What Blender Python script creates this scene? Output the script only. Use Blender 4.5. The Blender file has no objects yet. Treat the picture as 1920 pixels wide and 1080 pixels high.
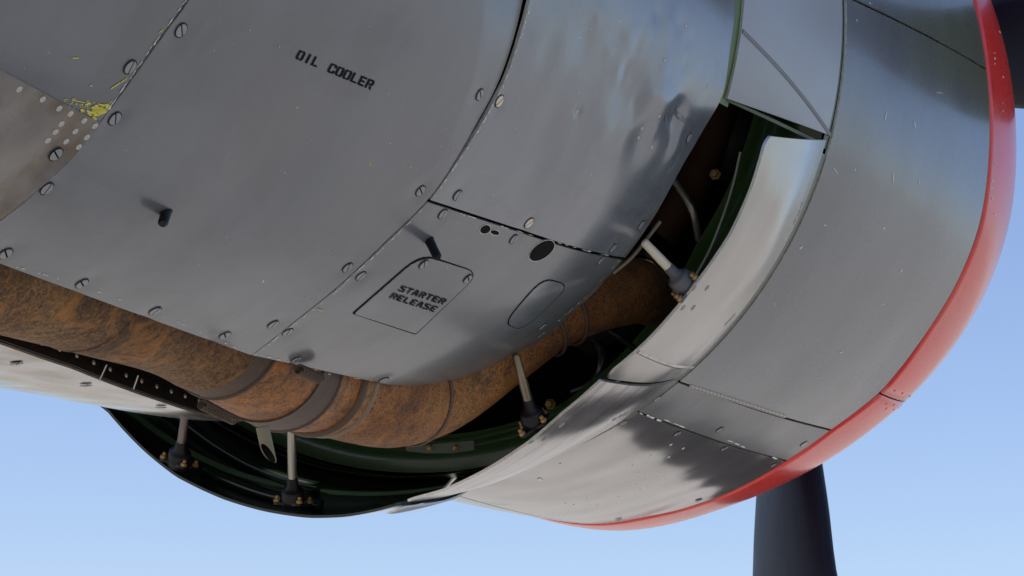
import bpy, bmesh, math, random
import numpy as np
from mathutils import Matrix, Vector
random.seed(7)
rng = np.random.default_rng(7)
R_ = math.radians
scene = bpy.context.scene
col = scene.collection

# ------------------------------------------------------------------ camera, world, sun, exposure
# Nacelle frame: x runs forward along the thrust line, r and th (degrees) are polar about it.
FPX = 4471.2                                    # focal length in photograph pixels (1920 wide)
CPOS = np.array([-3.5, -1.727, 0.0])            # camera in the nacelle frame
CR = np.array([[.370, -.090, -.925], [-.833, .409, -.373], [.412, .908, .076]])
u_, s_, vt_ = np.linalg.svd(CR); CR = u_ @ vt_
PITCH = R_(14.0)
CAM_H = 1.7
RW = np.array(Matrix.Rotation(math.pi / 2 + PITCH, 3, 'X'))
MW3 = RW @ CR.T
M = Matrix(MW3.tolist()).to_4x4()
M.translation = Vector(np.array([0, 0, CAM_H]) - MW3 @ CPOS)

cd = bpy.data.cameras.new('camera')
cd.sensor_width = 36.0
cd.lens = FPX / 1920 * 36.0
cd.clip_start, cd.clip_end = .05, 20000
co = bpy.data.objects.new('camera', cd)
co.location = (0, 0, CAM_H)
co.rotation_euler = (math.pi / 2 + PITCH, 0, 0)
col.objects.link(co)
scene.camera = co

SUN_EL, SUN_AZ = R_(54), R_(-108)                # azimuth from +Y towards +X
w = bpy.data.worlds.new('World'); scene.world = w; w.use_nodes = True
nt = w.node_tree
bg = nt.nodes['Background']
sky = nt.nodes.new('ShaderNodeTexSky')
sky.sky_type = 'NISHITA'; sky.sun_disc = False
sky.sun_elevation = SUN_EL; sky.sun_rotation = SUN_AZ
sky.air_density = 1.0; sky.dust_density = 1.0; sky.ozone_density = 4.0
tint = nt.nodes.new('ShaderNodeMix'); tint.data_type = 'RGBA'; tint.blend_type = 'MULTIPLY'; tint.inputs[0].default_value = 1
tint.inputs[7].default_value = (1.0, .91, .945, 1)      # white balance of the whole sky
nt.links.new(sky.outputs[0], tint.inputs[6]); nt.links.new(tint.outputs[2], bg.inputs[0])
bg.inputs[1].default_value = .15
sd = bpy.data.lights.new('sun', 'SUN'); sd.energy = 4.0; sd.angle = R_(.5); sd.color = (1, .95, .87)
so = bpy.data.objects.new('sun', sd); col.objects.link(so)
sdir = Vector((math.sin(SUN_AZ) * math.cos(SUN_EL), math.cos(SUN_AZ) * math.cos(SUN_EL), math.sin(SUN_EL)))
so.rotation_euler = sdir.to_track_quat('Z', 'Y').to_euler()
so.location = sdir * 30
scene.view_settings.view_transform = 'Standard'
scene.view_settings.look = 'None'
scene.view_settings.gamma = 1
scene.view_settings.exposure = 0.28

# ------------------------------------------------------------------ materials
MATS = {}
def N(t, kind, **kw):
    n = t.nodes.new(kind)
    for k, v in kw.items():
        if k in ('op',): n.operation = v
        elif hasattr(n, k): setattr(n, k, v)
    return n
def mapped(t, scale=(1, 1, 1), loc=(0, 0, 0)):
    tc = t.nodes.new('ShaderNodeTexCoord'); mp = t.nodes.new('ShaderNodeMapping')
    mp.inputs['Scale'].default_value = scale; mp.inputs['Location'].default_value = loc
    t.links.new(tc.outputs['Object'], mp.inputs[0]); return mp.outputs[0]
def noise(t, vec, sc, det=4, rough=.55, dist=0):
    n = t.nodes.new('ShaderNodeTexNoise'); n.inputs['Scale'].default_value = sc
    n.inputs['Detail'].default_value = det; n.inputs['Roughness'].default_value = rough
    n.inputs['Distortion'].default_value = dist
    t.links.new(vec, n.inputs['Vector']); return n.outputs['Fac']
def ramp(t, fac, stops):
    r = t.nodes.new('ShaderNodeValToRGB'); e = r.color_ramp.elements
    while len(e) < len(stops): e.new(.5)
    for k, (p, c) in enumerate(stops):
        e[k].position = p; e[k].color = c if len(c) == 4 else (*c, 1)
    t.links.new(fac, r.inputs[0]); return r.outputs[0]
def mix(t, fac, a, b, mode='MIX'):
    m = t.nodes.new('ShaderNodeMix'); m.data_type = 'RGBA'; m.blend_type = mode
    for sock, v in ((0, fac), (6, a), (7, b)):
        if isinstance(v, (int, float)): m.inputs[sock].default_value = v
        elif isinstance(v, tuple): m.inputs[sock].default_value = (*v, 1) if len(v) == 3 else v
        else: t.links.new(v, m.inputs[sock])
    return m.outputs[2]
def math_(t, op, a, b=0.0):
    m = t.nodes.new('ShaderNodeMath'); m.operation = op
    for i, v in enumerate((a, b)):
        if isinstance(v, (int, float)): m.inputs[i].default_value = v
        else: t.links.new(v, m.inputs[i])
    return m.outputs[0]
G = lambda v: (v, v, v)
def mat(name, base, rough=.4, metal=0.0, var=.12, wave=.0, wave_scale=2.5, fine=.0, fine_scale=60,
        streak=.0, speck=None, speck_col=(.6, .58, .5), rough_var=.08, coat=0.0, extra=None, spec=.5):
    if name in MATS: return MATS[name]
    m = bpy.data.materials.new(name); m.use_nodes = True; t = m.node_tree
    b = t.nodes['Principled BSDF']
    v = mapped(t)
    big = noise(t, v, 3.1, 5)
    c = mix(t, ramp(t, big, [(.25, G(0)), (.75, G(1))]), tuple(x * (1 - var) for x in base), tuple(min(1, x * (1 + var)) for x in base))
    mid = noise(t, v, 26, 6, .65)
    c = mix(t, .5, c, ramp(t, mid, [(.3, G(1 - var * .8)), (.7, G(1 + 0 * var))]), 'MULTIPLY')
    if streak:
        sv = mapped(t, (38, 2.2, 2.2), (3, 1, 5))
        sn = noise(t, sv, 1.6, 5, .7)
        c = mix(t, streak, c, ramp(t, sn, [(.32, G(.55)), (.62, G(1))]), 'MULTIPLY')
    if extra: c = extra(t, c)
    if speck:
        sp = noise(t, v, 190, 2, .5)
        c = mix(t, ramp(t, sp, [(speck, G(0)), (speck + .02, G(1))]), c, speck_col)
    t.links.new(c, b.inputs['Base Color'])
    rr = math_(t, 'MULTIPLY_ADD', noise(t, v, 9, 6, .7), rough_var * 2)
    t.nodes[-1].inputs[2].default_value = rough - rough_var
    t.links.new(rr, b.inputs['Roughness'])
    b.inputs['Metallic'].default_value = metal
    b.inputs['Specular IOR Level'].default_value = spec
    if coat:
        b.inputs['Coat Weight'].default_value = coat; b.inputs['Coat Roughness'].default_value = .12
    last = None
    for amt, sc, dist in ((wave, wave_scale, .06), (fine, fine_scale, .004)):
        if amt:
            bp = t.nodes.new('ShaderNodeBump'); bp.inputs['Strength'].default_value = amt; bp.inputs['Distance'].default_value = dist
            t.links.new(noise(t, v, sc, 1, .4) if amt == wave else noise(t, v, sc, 5, .6), bp.inputs['Height'])
            if last: t.links.new(last, bp.inputs['Normal'])
            last = bp.outputs[0]
    if last: t.links.new(last, b.inputs['Normal'])
    MATS[name] = m
    return m

def olive_overspray(t, c):
    # feathered olive paint over the top of the cowling, grey below (a painted boundary that follows the ring)
    tc = t.nodes.new('ShaderNodeTexCoord'); sx = t.nodes.new('ShaderNodeSeparateXYZ'); t.links.new(tc.outputs['Object'], sx.inputs[0])
    n = noise(t, tc.outputs['Object'], 4.5, 5, .6)
    e = math_(t, 'ADD', sx.outputs['Z'], math_(t, 'MULTIPLY', math_(t, 'SUBTRACT', n, .5), .42))
    e = math_(t, 'ADD', e, math_(t, 'MULTIPLY', sx.outputs['X'], .16))
    e = math_(t, 'SUBTRACT', e, .594)
    return mix(t, ramp(t, e, [(.31, G(0)), (.47, G(.85))]), c, (.105, .12, .075))
def scorch(t, c):
    a = noise(t, mapped(t, (1, 1, 1), (9, 1, 4)), 7.5, 7, .7, .9); b_ = noise(t, mapped(t, (1, 1, 1), (2, 8, 1)), 15, 6, .7, .6)
    c = mix(t, ramp(t, a, [(.54, G(0)), (.66, G(.7))]), c, (.036, .024, .017))
    return mix(t, ramp(t, b_, [(.53, G(0)), (.65, G(.7))]), c, (.36, .155, .040))
def rust_mix(t, c):
    v = mapped(t)
    a = noise(t, v, 5.5, 4, .55, .2); f = noise(t, v, 330, 3, .8); g = noise(t, v, 120, 4, .75)
    c = ramp(t, a, [(.30, (.075, .040, .020)), (.48, (.145, .074, .029)), (.60, (.180, .100, .040)), (.74, (.235, .155, .068))])
    c = mix(t, .85, c, ramp(t, f, [(.36, G(.35)), (.52, G(.95)), (.66, (1.7, 1.5, 1.25))]), 'MULTIPLY')
    c = mix(t, .85, c, ramp(t, g, [(.38, G(.35)), (.52, G(1)), (.7, G(1.3))]), 'MULTIPLY')
    return scorch(t, c)
def rust_bright(t, c):
    v = mapped(t)
    a = noise(t, v, 8, 4, .55, .3); f = noise(t, v, 280, 3, .8); g = noise(t, v, 20, 7, .72, .5)
    c = ramp(t, a, [(.30, (.15, .062, .026)), (.48, (.30, .115, .034)), (.62, (.37, .16, .044)), (.76, (.24, .14, .065))])
    c = mix(t, ramp(t, g, [(.46, G(0)), (.62, G(.8))]), c, (.085, .052, .034))
    c = mix(t, ramp(t, noise(t, mapped(t, (1, 1, 1), (5, 5, 5)), 13, 5, .6), [(.60, G(0)), (.72, G(.6))]), c, (.17, .16, .15))
    return scorch(t, mix(t, .8, c, ramp(t, f, [(.38, G(.25)), (.50, G(1)), (.70, G(1.4))]), 'MULTIPLY'))
def rust_elbow(t, c):
    v = mapped(t)
    a = noise(t, v, 6, 4, .55, .3); f = noise(t, v, 300, 3, .8); g = noise(t, v, 34, 6, .75, .4)
    c = ramp(t, a, [(.30, (.13, .056, .022)), (.48, (.23, .096, .032)), (.62, (.30, .135, .044)), (.76, (.23, .135, .062))])
    c = mix(t, ramp(t, g, [(.50, G(0)), (.68, G(.7))]), c, (.075, .048, .034))
    return scorch(t, mix(t, .85, c, ramp(t, f, [(.38, G(.22)), (.50, G(1)), (.70, G(1.4))]), 'MULTIPLY'))
def patch_stain(t, c):
    v = mapped(t); a = noise(t, v, 9, 5, .6, .3)
    c = mix(t, ramp(t, a, [(.44, G(0)), (.60, G(.85))]), c, (.13, .085, .04))
    return mix(t, ramp(t, noise(t, v, 22, 5), [(.3, G(.5)), (.5, G(0))]), c, (.09, .09, .095))
def brushed_scuff(t, c):
    v = mapped(t, (30, 4, 4)); a = noise(t, v, 1.7, 6, .7)
    return mix(t, ramp(t, a, [(.35, G(.75)), (.55, G(0))]), c, (.13, .135, .14))

def grime(t, c):
    # oily smears and dulled patches with shapes of their own
    v = mapped(t, (1.0, 2.2, 2.2)); a = noise(t, v, 2.3, 7, .68, .8)
    c = mix(t, ramp(t, a, [(.46, G(0)), (.70, G(.8))]), c, (.068, .075, .082))
    b_ = noise(t, mapped(t, (1.6, 1, 1), (4, 2, 7)), 5.5, 6, .7, .3)
    return mix(t, ramp(t, b_, [(.60, G(0)), (.75, G(.35))]), c, (.19, .197, .205))
def red_wear(t, c):
    v = mapped(t); a = noise(t, v, 5, 6, .65, .4); b_ = noise(t, v, 70, 4, .7)
    c = mix(t, ramp(t, a, [(.46, G(0)), (.70, G(.45))]), c, (.66, .15, .11))
    c = mix(t, ramp(t, noise(t, mapped(t, (1, 1, 1), (3, 3, 3)), 7, 5, .6), [(.52, G(0)), (.74, G(.5))]), c, (.40, .018, .014))
    return mix(t, ramp(t, b_, [(.70, G(0)), (.74, G(.8))]), c, (.55, .42, .36))
def ochre_reflection(t, c):  # ochre reflections on the lower skin, painted into its base colour
    v = mapped(t, (2.5, 14, 14)); a = noise(t, v, 1.3, 4, .6)
    return mix(t, ramp(t, a, [(.42, G(0)), (.54, G(.9))]), c, (.20, .145, .05))
grey = mat('nacelle grey paint', (.112, .124, .137), .30, .0, .14, wave=.22, wave_scale=3.4, fine=.03, fine_scale=90, streak=.16, speck=.78, coat=.3, extra=grime)
greyf = mat('forward skin lightened grey', (.145, .164, .186), .24, .1, .14, wave=.20, wave_scale=3.6, fine=.03, fine_scale=70, streak=.16, speck=.77, coat=.35, extra=grime)  # lighter than grey; the forward skin's stronger light is in the colour
cowlg = mat('cowling grey paint', (.108, .121, .133), .27, .0, .13, wave=.20, wave_scale=2.8, fine=.010, fine_scale=80, streak=.14, coat=.3, speck=.80, extra=olive_overspray)
cowlow = mat('worn lower cowling paint', (.40, .388, .365), .17, .8, .16, wave=.30, wave_scale=4.5, fine=.015, fine_scale=60, streak=.12, speck=.76, speck_col=(.75, .74, .7))
flapm = mat('scuffed flap aluminium', (.39, .378, .352), .20, .75, .14, wave=.25, wave_scale=5, fine=.012, fine_scale=60, streak=.12)
flapw = mat('worn flap paint', (.45, .437, .41), .17, .8, .15, wave=.2, wave_scale=4, fine=.025, fine_scale=60, extra=brushed_scuff)
flapg = mat('flap pale blue grey paint', (.28, .305, .333), .32, .05, .08, wave=.12, wave_scale=3, fine=.04)
barem = mat('bare metal edge', (.62, .61, .57), .38, .85, .2, fine=.2, fine_scale=200)
patchm = mat('bare riveted patch', (.215, .20, .18), .34, .5, .3, wave=.25, wave_scale=8, fine=.1, extra=patch_stain)
lowm = mat('polished lower skin', (.38, .37, .345), .15, .85, .18, wave=.25, wave_scale=5, fine=.05, extra=ochre_reflection)
redp = mat('red cowl lip paint', (.70, .034, .026), .28, .0, .14, fine=.03, fine_scale=70, extra=red_wear, coat=.4, speck=.79, speck_col=(.62, .35, .3))
green = mat('interior green', (.020, .052, .009), .38, .0, .3, fine=.1, fine_scale=60)
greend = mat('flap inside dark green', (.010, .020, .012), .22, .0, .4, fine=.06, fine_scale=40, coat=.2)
black = mat('dark cavity', (.005, .005, .005), .8, .0, .2, spec=.08)
soot = mat('sooty trough', (.026, .021, .017), .55, .3, .4, fine=.25, fine_scale=90)
rust = mat('rusty exhaust', (.2, .1, .04), .72, .0, fine=.4, fine_scale=210, extra=rust_mix, spec=.25)
rustb = mat('orange heat scale', (.3, .12, .04), .60, .1, fine=.35, fine_scale=190, extra=rust_bright, spec=.3)
rustd = mat('dark heat band', (.080, .050, .032), .6, .15, .4, fine=.4, fine_scale=110)
screwm = mat('painted screw head', (.26, .265, .27), .38, .3, .25, fine=.1)
screwb = mat('bright cream screw head', (.66, .58, .46), .45, .2, .1)
rivm = mat('rivet aluminium', (.46, .45, .42), .4, .5, .15)
rubber = mat('black rubber', (.007, .007, .008), .45, .0, .3, spec=.3)
steel = mat('rod steel', (.42, .39, .33), .32, .8, .25, fine=.15, fine_scale=120)
creamr = mat('cream rod paint', (.62, .55, .43), .36, .1, .15, fine=.1)
brass = mat('brass bolt', (.36, .22, .08), .55, .5, .25)
ink = mat('stencil ink', (.005, .005, .006), .7, .0, .2, spec=.08)
yellow = mat('zinc primer', (.55, .50, .06), .6, .0, .25)
scratch = mat('bare scratch', (.72, .72, .68), .45, .1, .1)
prop = mat('propeller dark paint', (.010, .013, .030), .42, .0, .3, fine=.05, fine_scale=60, streak=.3, spec=.12)
khaki = mat('drain tube paint', (.15, .135, .09), .5, .1, .4, fine=.2, fine_scale=100)
seal = mat('strip and tongue grey', (.15, .165, .185), .5, .0, .15)
ground_m = mat('concrete apron', (.42, .39, .34), .9, .0, .12, fine=.3, fine_scale=8)

# ------------------------------------------------------------------ shapes of the bodies
XA = .828
NOSE = .353
def herm(x, kx, kr):
    kx = np.asarray(kx, float); kr = np.asarray(kr, float); m = np.gradient(kr, kx)
    i = np.clip(np.searchsorted(kx, x) - 1, 0, len(kx) - 2); h = kx[i + 1] - kx[i]; s = np.clip((x - kx[i]) / h, 0, 1)
    return (2*s**3-3*s**2+1)*kr[i] + (s**3-2*s**2+s)*h*m[i] + (-2*s**3+3*s**2)*kr[i+1] + (s**3-s**2)*h*m[i+1]
DTH = [100, 130, 155, 170, 180, 195, 207, 227, 245, 255, 275, 300]
DVL = [0, -.0046, .0044, .0144, .0133, .0022, -.008, -.010, .0071, .0003, -.0078, 0]
def s_cowl(x, th):
    x = np.asarray(x, float); th = np.mod(np.asarray(th, float), 360)
    d = herm(th, DTH, DVL) * ((th > 100) & (th < 300)) * np.clip(x / XA, 0, 1)
    a = herm(np.clip(x, 0, XA), [0, .25, .54, XA], [.70, .726, .750, .7654])
    u = np.clip((x - XA) / NOSE, 0, .9999)
    n = .6235 + .1419 * (1 - u**3.5)**(1/3.5) + .1753 * (x - XA) * (1 - u)
    return np.where(x <= XA, a, n) + d
def s_nac(x, th):
    return np.interp(x, [-4, -1.727, -1.093, -.40], [.60, .633, .644, .654]) + 0 * np.asarray(th, float) - .026 * np.clip((np.asarray(x, float) + .74) / .30, 0, 1.15)**2 * np.clip((np.mod(np.asarray(th, float), 360) - 170) / 34, 0, 1)
def s_low(x, th):
    return s_nac(x, th) - np.interp(x, [-4, -1.2, -.55], [.037, .037, .013])
AFT_TH = [120, 173, 179, 184.5, 191.5, 199.3, 206, 212, 217, 223, 228, 231.5, 235.5, 240, 244.5, 250, 255.3, 262, 267, 274, 300]
AFT_R = [.723, .723, .730, .733, .729, .727, .722, .727, .737, .746, .752, .752, .758, .762, .762, .757, .750, .738, .722, .697, .69]
FL = .38
def s_flap(x, th):
    th = np.mod(np.asarray(th, float), 360)
    ra = np.interp(th, AFT_TH, AFT_R)
    k = np.clip(-np.asarray(x, float) / FL, -.1, 1.1)
    return .70 + (ra - .70) * k + .012 * np.sin(np.pi * np.clip(k, 0, 1))
def s_flap1(x, th):
    k = np.clip(-np.asarray(x, float) / FL, -.1, 1.1)
    return .70 - .050 * k + .006 * np.sin(np.pi * np.clip(k, 0, 1)) + 0 * np.asarray(th, float)
def P(x, r, th):
    t = np.radians(th)
    return np.stack([x + 0 * r, r * np.cos(t), r * np.sin(t)], -1)
def ray(u, v):
    d = np.array([(u - 960) / FPX, -(v - 540) / FPX, -1.0]) @ CR.T
    return d
def at(u, v, t):                                 # a point t metres deep along the sight line of a photograph pixel
    return CPOS + ray(u, v) * t
def pix(Pn):
    q = (np.asarray(Pn) - CPOS) @ CR
    return 960 + FPX * q[..., 0] / -q[..., 2], 540 - FPX * q[..., 1] / -q[..., 2]
def on(u, v, S, lo, hi):                         # pixel -> (x, th) on a body surface
    d = ray(u, v); ts = np.linspace(.8, 7, 6201); Q = CPOS + ts[:, None] * d
    rad = np.hypot(Q[:, 1], Q[:, 2]); th = np.degrees(np.arctan2(Q[:, 2], Q[:, 1])) % 360
    g = rad - S(Q[:, 0], th)
    ok = (Q[:, 0] > lo) & (Q[:, 0] < hi)
    k = np.where(ok[:-1] & ok[1:] & (g[:-1] > 0) & (g[1:] <= 0))[0]
    if len(k) == 0:
        g2 = np.where(ok, np.abs(g), 9); i = g2.argmin(); return float(Q[i, 0]), float(th[i])
    k = k[0]; f = g[k] / (g[k] - g[k + 1])
    return float(Q[k, 0] + f * (Q[k+1, 0] - Q[k, 0])), float(th[k] + f * (th[k+1] - th[k]))
nac = lambda u, v: on(u, v, s_nac, -3.3, -.3)
low = lambda u, v: on(u, v, s_low, -3.3, -.3)
cow = lambda u, v: on(u, v, s_cowl, -.05, XA + .2)
flp = lambda u, v: on(u, v, s_flap, -.42, .02)
fl1 = lambda u, v: on(u, v, s_flap1, -.42, .02)

# ------------------------------------------------------------------ object helpers
def thing(name, label, cat, base, group=None):
    o = bpy.data.objects.new(name, None); col.objects.link(o)
    o.empty_display_size = .1
    m = M.copy(); m.translation = M @ Vector(base); o.matrix_world = m
    o['label'] = label; o['category'] = cat
    if group: o['group'] = group
    OFF[o.name] = np.array(base, float)
    return o
OFF = {}
def rootoff(o):
    while o.parent: o = o.parent
    return OFF[o.name]
def build(name, verts, faces, mats, parent, fm=None, smooth=True, label=None, stuff=False, sharp=None):
    off = rootoff(parent)
    me = bpy.data.meshes.new(name)
    me.from_pydata([tuple(v) for v in np.asarray(verts, float) - off], [], faces)
    for m in (mats if isinstance(mats, (list, tuple)) else [mats]): me.materials.append(m)
    if fm is not None: me.polygons.foreach_set('material_index', fm)
    if smooth: me.polygons.foreach_set('use_smooth', [True] * len(faces))
    me.update()
    o = bpy.data.objects.new(name, me); col.objects.link(o); o.parent = parent
    if label: o['label'] = label
    if stuff: o['kind'] = 'stuff'
    return o
def place(name, mesh, mtx, parent, label=None):
    o = bpy.data.objects.new(name, mesh); col.objects.link(o); o.parent = parent
    m = mtx.copy(); m.translation = m.translation - Vector(rootoff(parent)); o.matrix_local = m
    if label: o['label'] = label
    return o
def resample(pts, n):
    pts = np.array(pts, float); d = np.r_[0, np.cumsum(np.linalg.norm(np.diff(pts * [1, math.pi / 180 * .65], axis=0), axis=1))]
    # smooth (Catmull style) parametrisation along the polyline
    t = np.linspace(0, d[-1], n)
    if len(pts) > 2:
        return np.stack([herm(t, d, pts[:, 0]), herm(t, d, pts[:, 1])], 1)
    return np.stack([np.interp(t, d, pts[:, 0]), np.interp(t, d, pts[:, 1])], 1)
def unwrap(pts):
    return [(x, th % 360) for x, th in pts]
def panel(name, S, aft, fwd, parent, mats, n=40, m=24, gap=(.0026, .0020), thick=.004, lift=0.0, label=None, disp=None, inmat=None):
    """Sheet-metal panel on body S between an aft and a forward edge, each a list of (x, th)."""
    A = resample(unwrap(aft), n); F = resample(unwrap(fwd), n)
    s = np.linspace(0, 1, m)[None, :, None]
    g = A[:, None, :] * (1 - s) + F[:, None, :] * s
    # clearance along the seams
    lx = np.hypot(F[:, 0] - A[:, 0], (F[:, 1] - A[:, 1]) * math.pi / 180 * .66).mean(); lt = abs(A[-1, 1] - A[0, 1]) * math.pi / 180 * .66
    ex, et = gap[0] / max(lx, .01), gap[1] / max(lt, .01)
    cen = g.mean((0, 1), keepdims=True)
    ss = ex + (1 - 2 * ex) * np.linspace(0, 1, m); tt = (et + (1 - 2 * et) * np.linspace(0, 1, n)) * (n - 1)
    g = A[:, None, :] * (1 - ss[None, :, None]) + F[:, None, :] * ss[None, :, None]
    i = np.clip(tt.astype(int), 0, n - 2); fr = (tt - i)[:, None, None]
    g = g[i] * (1 - fr) + g[i + 1] * fr
    X, T = g[..., 0], g[..., 1]
    r = S(X, T) + lift
    if disp is not None: r = r + disp(X, T)
    return sheet(name, P(X, r, T), P(X, r - thick, T), parent, mats, label)
def sheet(name, top, bot, parent, mats, label=None):
    n, m = top.shape[:2]
    V = [top.reshape(-1, 3), bot.reshape(-1, 3)]; K = n * m
    idx = np.arange(K).reshape(n, m)
    F = []; fm = []
    # orientation: make the outer face point away from the axis
    a, b, c = top[0, 0], top[1, 0], top[0, 1]
    nrm = np.cross(b - a, c - a); outw = a - bot[0, 0]
    flip = np.dot(nrm, outw) < 0
    q = np.stack([idx[:-1, :-1], idx[1:, :-1], idx[1:, 1:], idx[:-1, 1:]], -1).reshape(-1, 4)
    q1 = q[:, ::-1] if flip else q
    F += q1.tolist(); fm += [0] * len(q)
    F += (q1[:, ::-1] + K).tolist(); fm += [2] * len(q)
    loop = np.r_[idx[0, :], idx[1:, -1], idx[-1, -2::-1], idx[-2:0:-1, 0]]
    tp = top.reshape(-1, 3)[loop]; bt = bot.reshape(-1, 3)[loop]; L = len(loop); o = 2 * K
    V += [tp, bt]
    for k in range(L):
        j = (k + 1) % L
        f = [o + k, o + j, o + L + j, o + L + k]
        F.append(f if flip else f[::-1]); fm.append(1)
    mm = list(mats) if isinstance(mats, (list, tuple)) else [mats, barem, mats]
    if len(mm) == 2: mm.append(mm[0])
    ob = build(name, np.concatenate(V), F, mm, parent, fm, label=label)
    return ob
def fillpoly(name, S, pts, parent, mats, thick=.002, lift=.0, rings=5, label=None):
    """Raised plate bounded by a closed (x, th) outline, filled by shrinking rings."""
    p = np.array(unwrap(pts), float); c = p.mean(0)
    ks = np.linspace(1, 0, rings + 1)[:-1]
    V = []; F = []; fm = []; n = len(p)
    for k in ks:
        g = c + (p - c) * k; V.append(P(g[:, 0], S(g[:, 0], g[:, 1]) + lift + thick, g[:, 1]))
    V.append(P(c[0:1], S(c[0:1], c[1:2]) + lift + thick, c[1:2]))
    for a in range(rings - 1):
        for i in range(n):
            j = (i + 1) % n; F.append([a*n+i, a*n+j, (a+1)*n+j, (a+1)*n+i]); fm.append(0)
    for i in range(n): F.append([(rings-1)*n+i, (rings-1)*n+(i+1) % n, rings*n]); fm.append(0)
    o = rings * n + 1
    V.append(V[0].copy()); V.append(P(p[:, 0], S(p[:, 0], p[:, 1]) + lift - .002, p[:, 1]))
    for i in range(n):
        j = (i + 1) % n; F.append([o+i, o+n+i, o+n+j, o+j]); fm.append(1)
    V = np.concatenate(V)
    nr = np.cross(V[1] - V[0], V[n] - V[0])
    if np.dot(nr, V[0] - np.array([V[0][0], 0, 0])) < 0: F = [f[::-1] for f in F]
    return build(name, V, F, mats, parent, fm, label=label)
def frame_on(S, x, th, spin=0.0, lift=0.0):
    """Matrix whose z is the outward normal of S at (x, th) and whose x runs along the nacelle."""
    e = .004
    p = P(np.array(x), S(x, th), np.array(th)); px_ = P(np.array(x + e), S(x + e, th), np.array(th)); pt = P(np.array(x), S(x, th + .3), np.array(th + .3))
    a = Vector(px_ - p).normalized(); b = Vector(pt - p).normalized(); z = a.cross(b)
    if z.dot(Vector((0, p[1], p[2]))) < 0: z = -z
    z.normalize(); y = z.cross(a).normalized()
    m = Matrix((a, y, z)).transposed().to_4x4()
    m = m @ Matrix.Rotation(spin, 4, 'Z'); m.translation = Vector(p) + z * lift
    return m
def frames(path):
    """Rotation-minimising frames along a path."""
    path = np.array(path, float); T = np.gradient(path, axis=0); T /= np.linalg.norm(T, axis=1)[:, None]
    up = np.array([0, 0, 1.0]); up = up if abs(T[0] @ up) < .9 else np.array([0, 1.0, 0])
    U = [np.cross(T[0], up)]; U[0] /= np.linalg.norm(U[0])
    for k in range(1, len(path)):
        a = U[-1] - T[k] * (U[-1] @ T[k]); U.append(a / np.linalg.norm(a))
    U = np.array(U); return T, U, np.cross(T, U)
def tube(name, path, rad, parent, m, seg=16, cap=True, label=None, stuff=False):
    path = np.array(path, float); n = len(path); rad = np.broadcast_to(np.asarray(rad, float), (n,))
    T, U, W = frames(path); a = np.linspace(0, 2*np.pi, seg, endpoint=False)
    V = path[:, None] + rad[:, None, None] * (np.cos(a)[None, :, None] * U[:, None] + np.sin(a)[None, :, None] * W[:, None])
    V = V.reshape(-1, 3); F = []
    for i in range(n - 1):
        for j in range(seg):
            k = (j + 1) % seg; F.append([i*seg+j, (i+1)*seg+j, (i+1)*seg+k, i*seg+k])
    F = [f[::-1] for f in F]
    if cap:
        o = len(V); V = np.concatenate([V, V[:seg], V[-seg:]])
        F.append(list(range(o, o + seg))); F.append(list(range(o + seg, o + 2*seg))[::-1])
        F[-2:] = [f[::-1] for f in F[-2:]]
    if parent is None: return V, F
    return build(name, V, F, m, parent, label=label, stuff=stuff)
def spline(pts, n):
    p = np.array(pts, float); d = np.r_[0, np.cumsum(np.linalg.norm(np.diff(p[:, :3], axis=0), axis=1))]; t = np.linspace(0, d[-1], n)
    return np.stack([herm(t, d, p[:, k]) for k in range(p.shape[1])], 1)
def mesh_obj(name, V, F, mats, fm=None, smooth=True):
    me = bpy.data.meshes.new(name); me.from_pydata([tuple(v) for v in V], [], F)
    for m in mats: me.materials.append(m)
    if fm: me.polygons.foreach_set('material_index', fm)
    if smooth: me.polygons.foreach_set('use_smooth', [True] * len(F))
    me.update(); return me
def lathe(prof, seg=14):
    """prof: list of (r, z) -> verts, faces around z."""
    V = []; F = []
    for r, z in prof:
        for k in range(seg):
            a = 2*np.pi*k/seg; V.append((r*math.cos(a), r*math.sin(a), z))
    for i in range(len(prof) - 1):
        for k in range(seg):
            j = (k + 1) % seg; F.append([i*seg+k, i*seg+j, (i+1)*seg+j, (i+1)*seg+k])
    F.append([(len(prof)-1)*seg+k for k in range(seg)])
    return V, F
def screw_mesh(name, rad, headm):
    """Slotted flush fastener: dark clearance ring, two half heads either side of the slot."""
    V = []; F = []; fm = []
    S_ = 18
    o = len(V)
    for k in range(S_): a = 2*np.pi*k/S_; V.append((rad*1.12*math.cos(a), rad*1.12*math.sin(a), .0004))
    F.append(list(range(o, o + S_))); fm.append(1)
    hw = rad * .12
    for sg in (1, -1):
        a0 = math.asin(hw / rad); arc = [a0 + (math.pi - 2*a0) * k / 9 for k in range(10)]
        low_ = [(rad*math.cos(a), sg*rad*math.sin(a)) for a in arc]
        top_ = [(x*.9, sg*(hw + (abs(y) - hw)*.9)) for x, y in low_]
        o = len(V); n = len(arc)
        V += [(x, y, .0003) for x, y in low_] + [(x, y, .0012) for x, y in top_]
        f = list(range(o + n, o + 2*n)); F.append(f if sg > 0 else f[::-1]); fm.append(0)
        for k in range(n):
            j = (k + 1) % n; q = [o+k, o+j, o+n+j, o+n+k]; F.append(q if sg > 0 else q[::-1]); fm.append(0)
    return mesh_obj(name, V, F, [headm, black], fm, smooth=False)
SCREW = screw_mesh('screw', .0066, screwm); SCREWB = screw_mesh('screw', .0072, screwb)
RV, RF = lathe([(1, 0), (.92, .25), (.62, .5), (.25, .6)], 10)
RIVET = mesh_obj('rivet', [(x*.0032, y*.0032, z*.0024) for x, y, z in RV], RF, [rivm])
RIVETS = mesh_obj('rivet', [(x*.0028, y*.0028, z*.002) for x, y, z in RV], RF, [rivm])
RIVETD = mesh_obj('rivet', [(x*.0052, y*.0052, z*.002) for x, y, z in RV], RF, [screwm])
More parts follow.
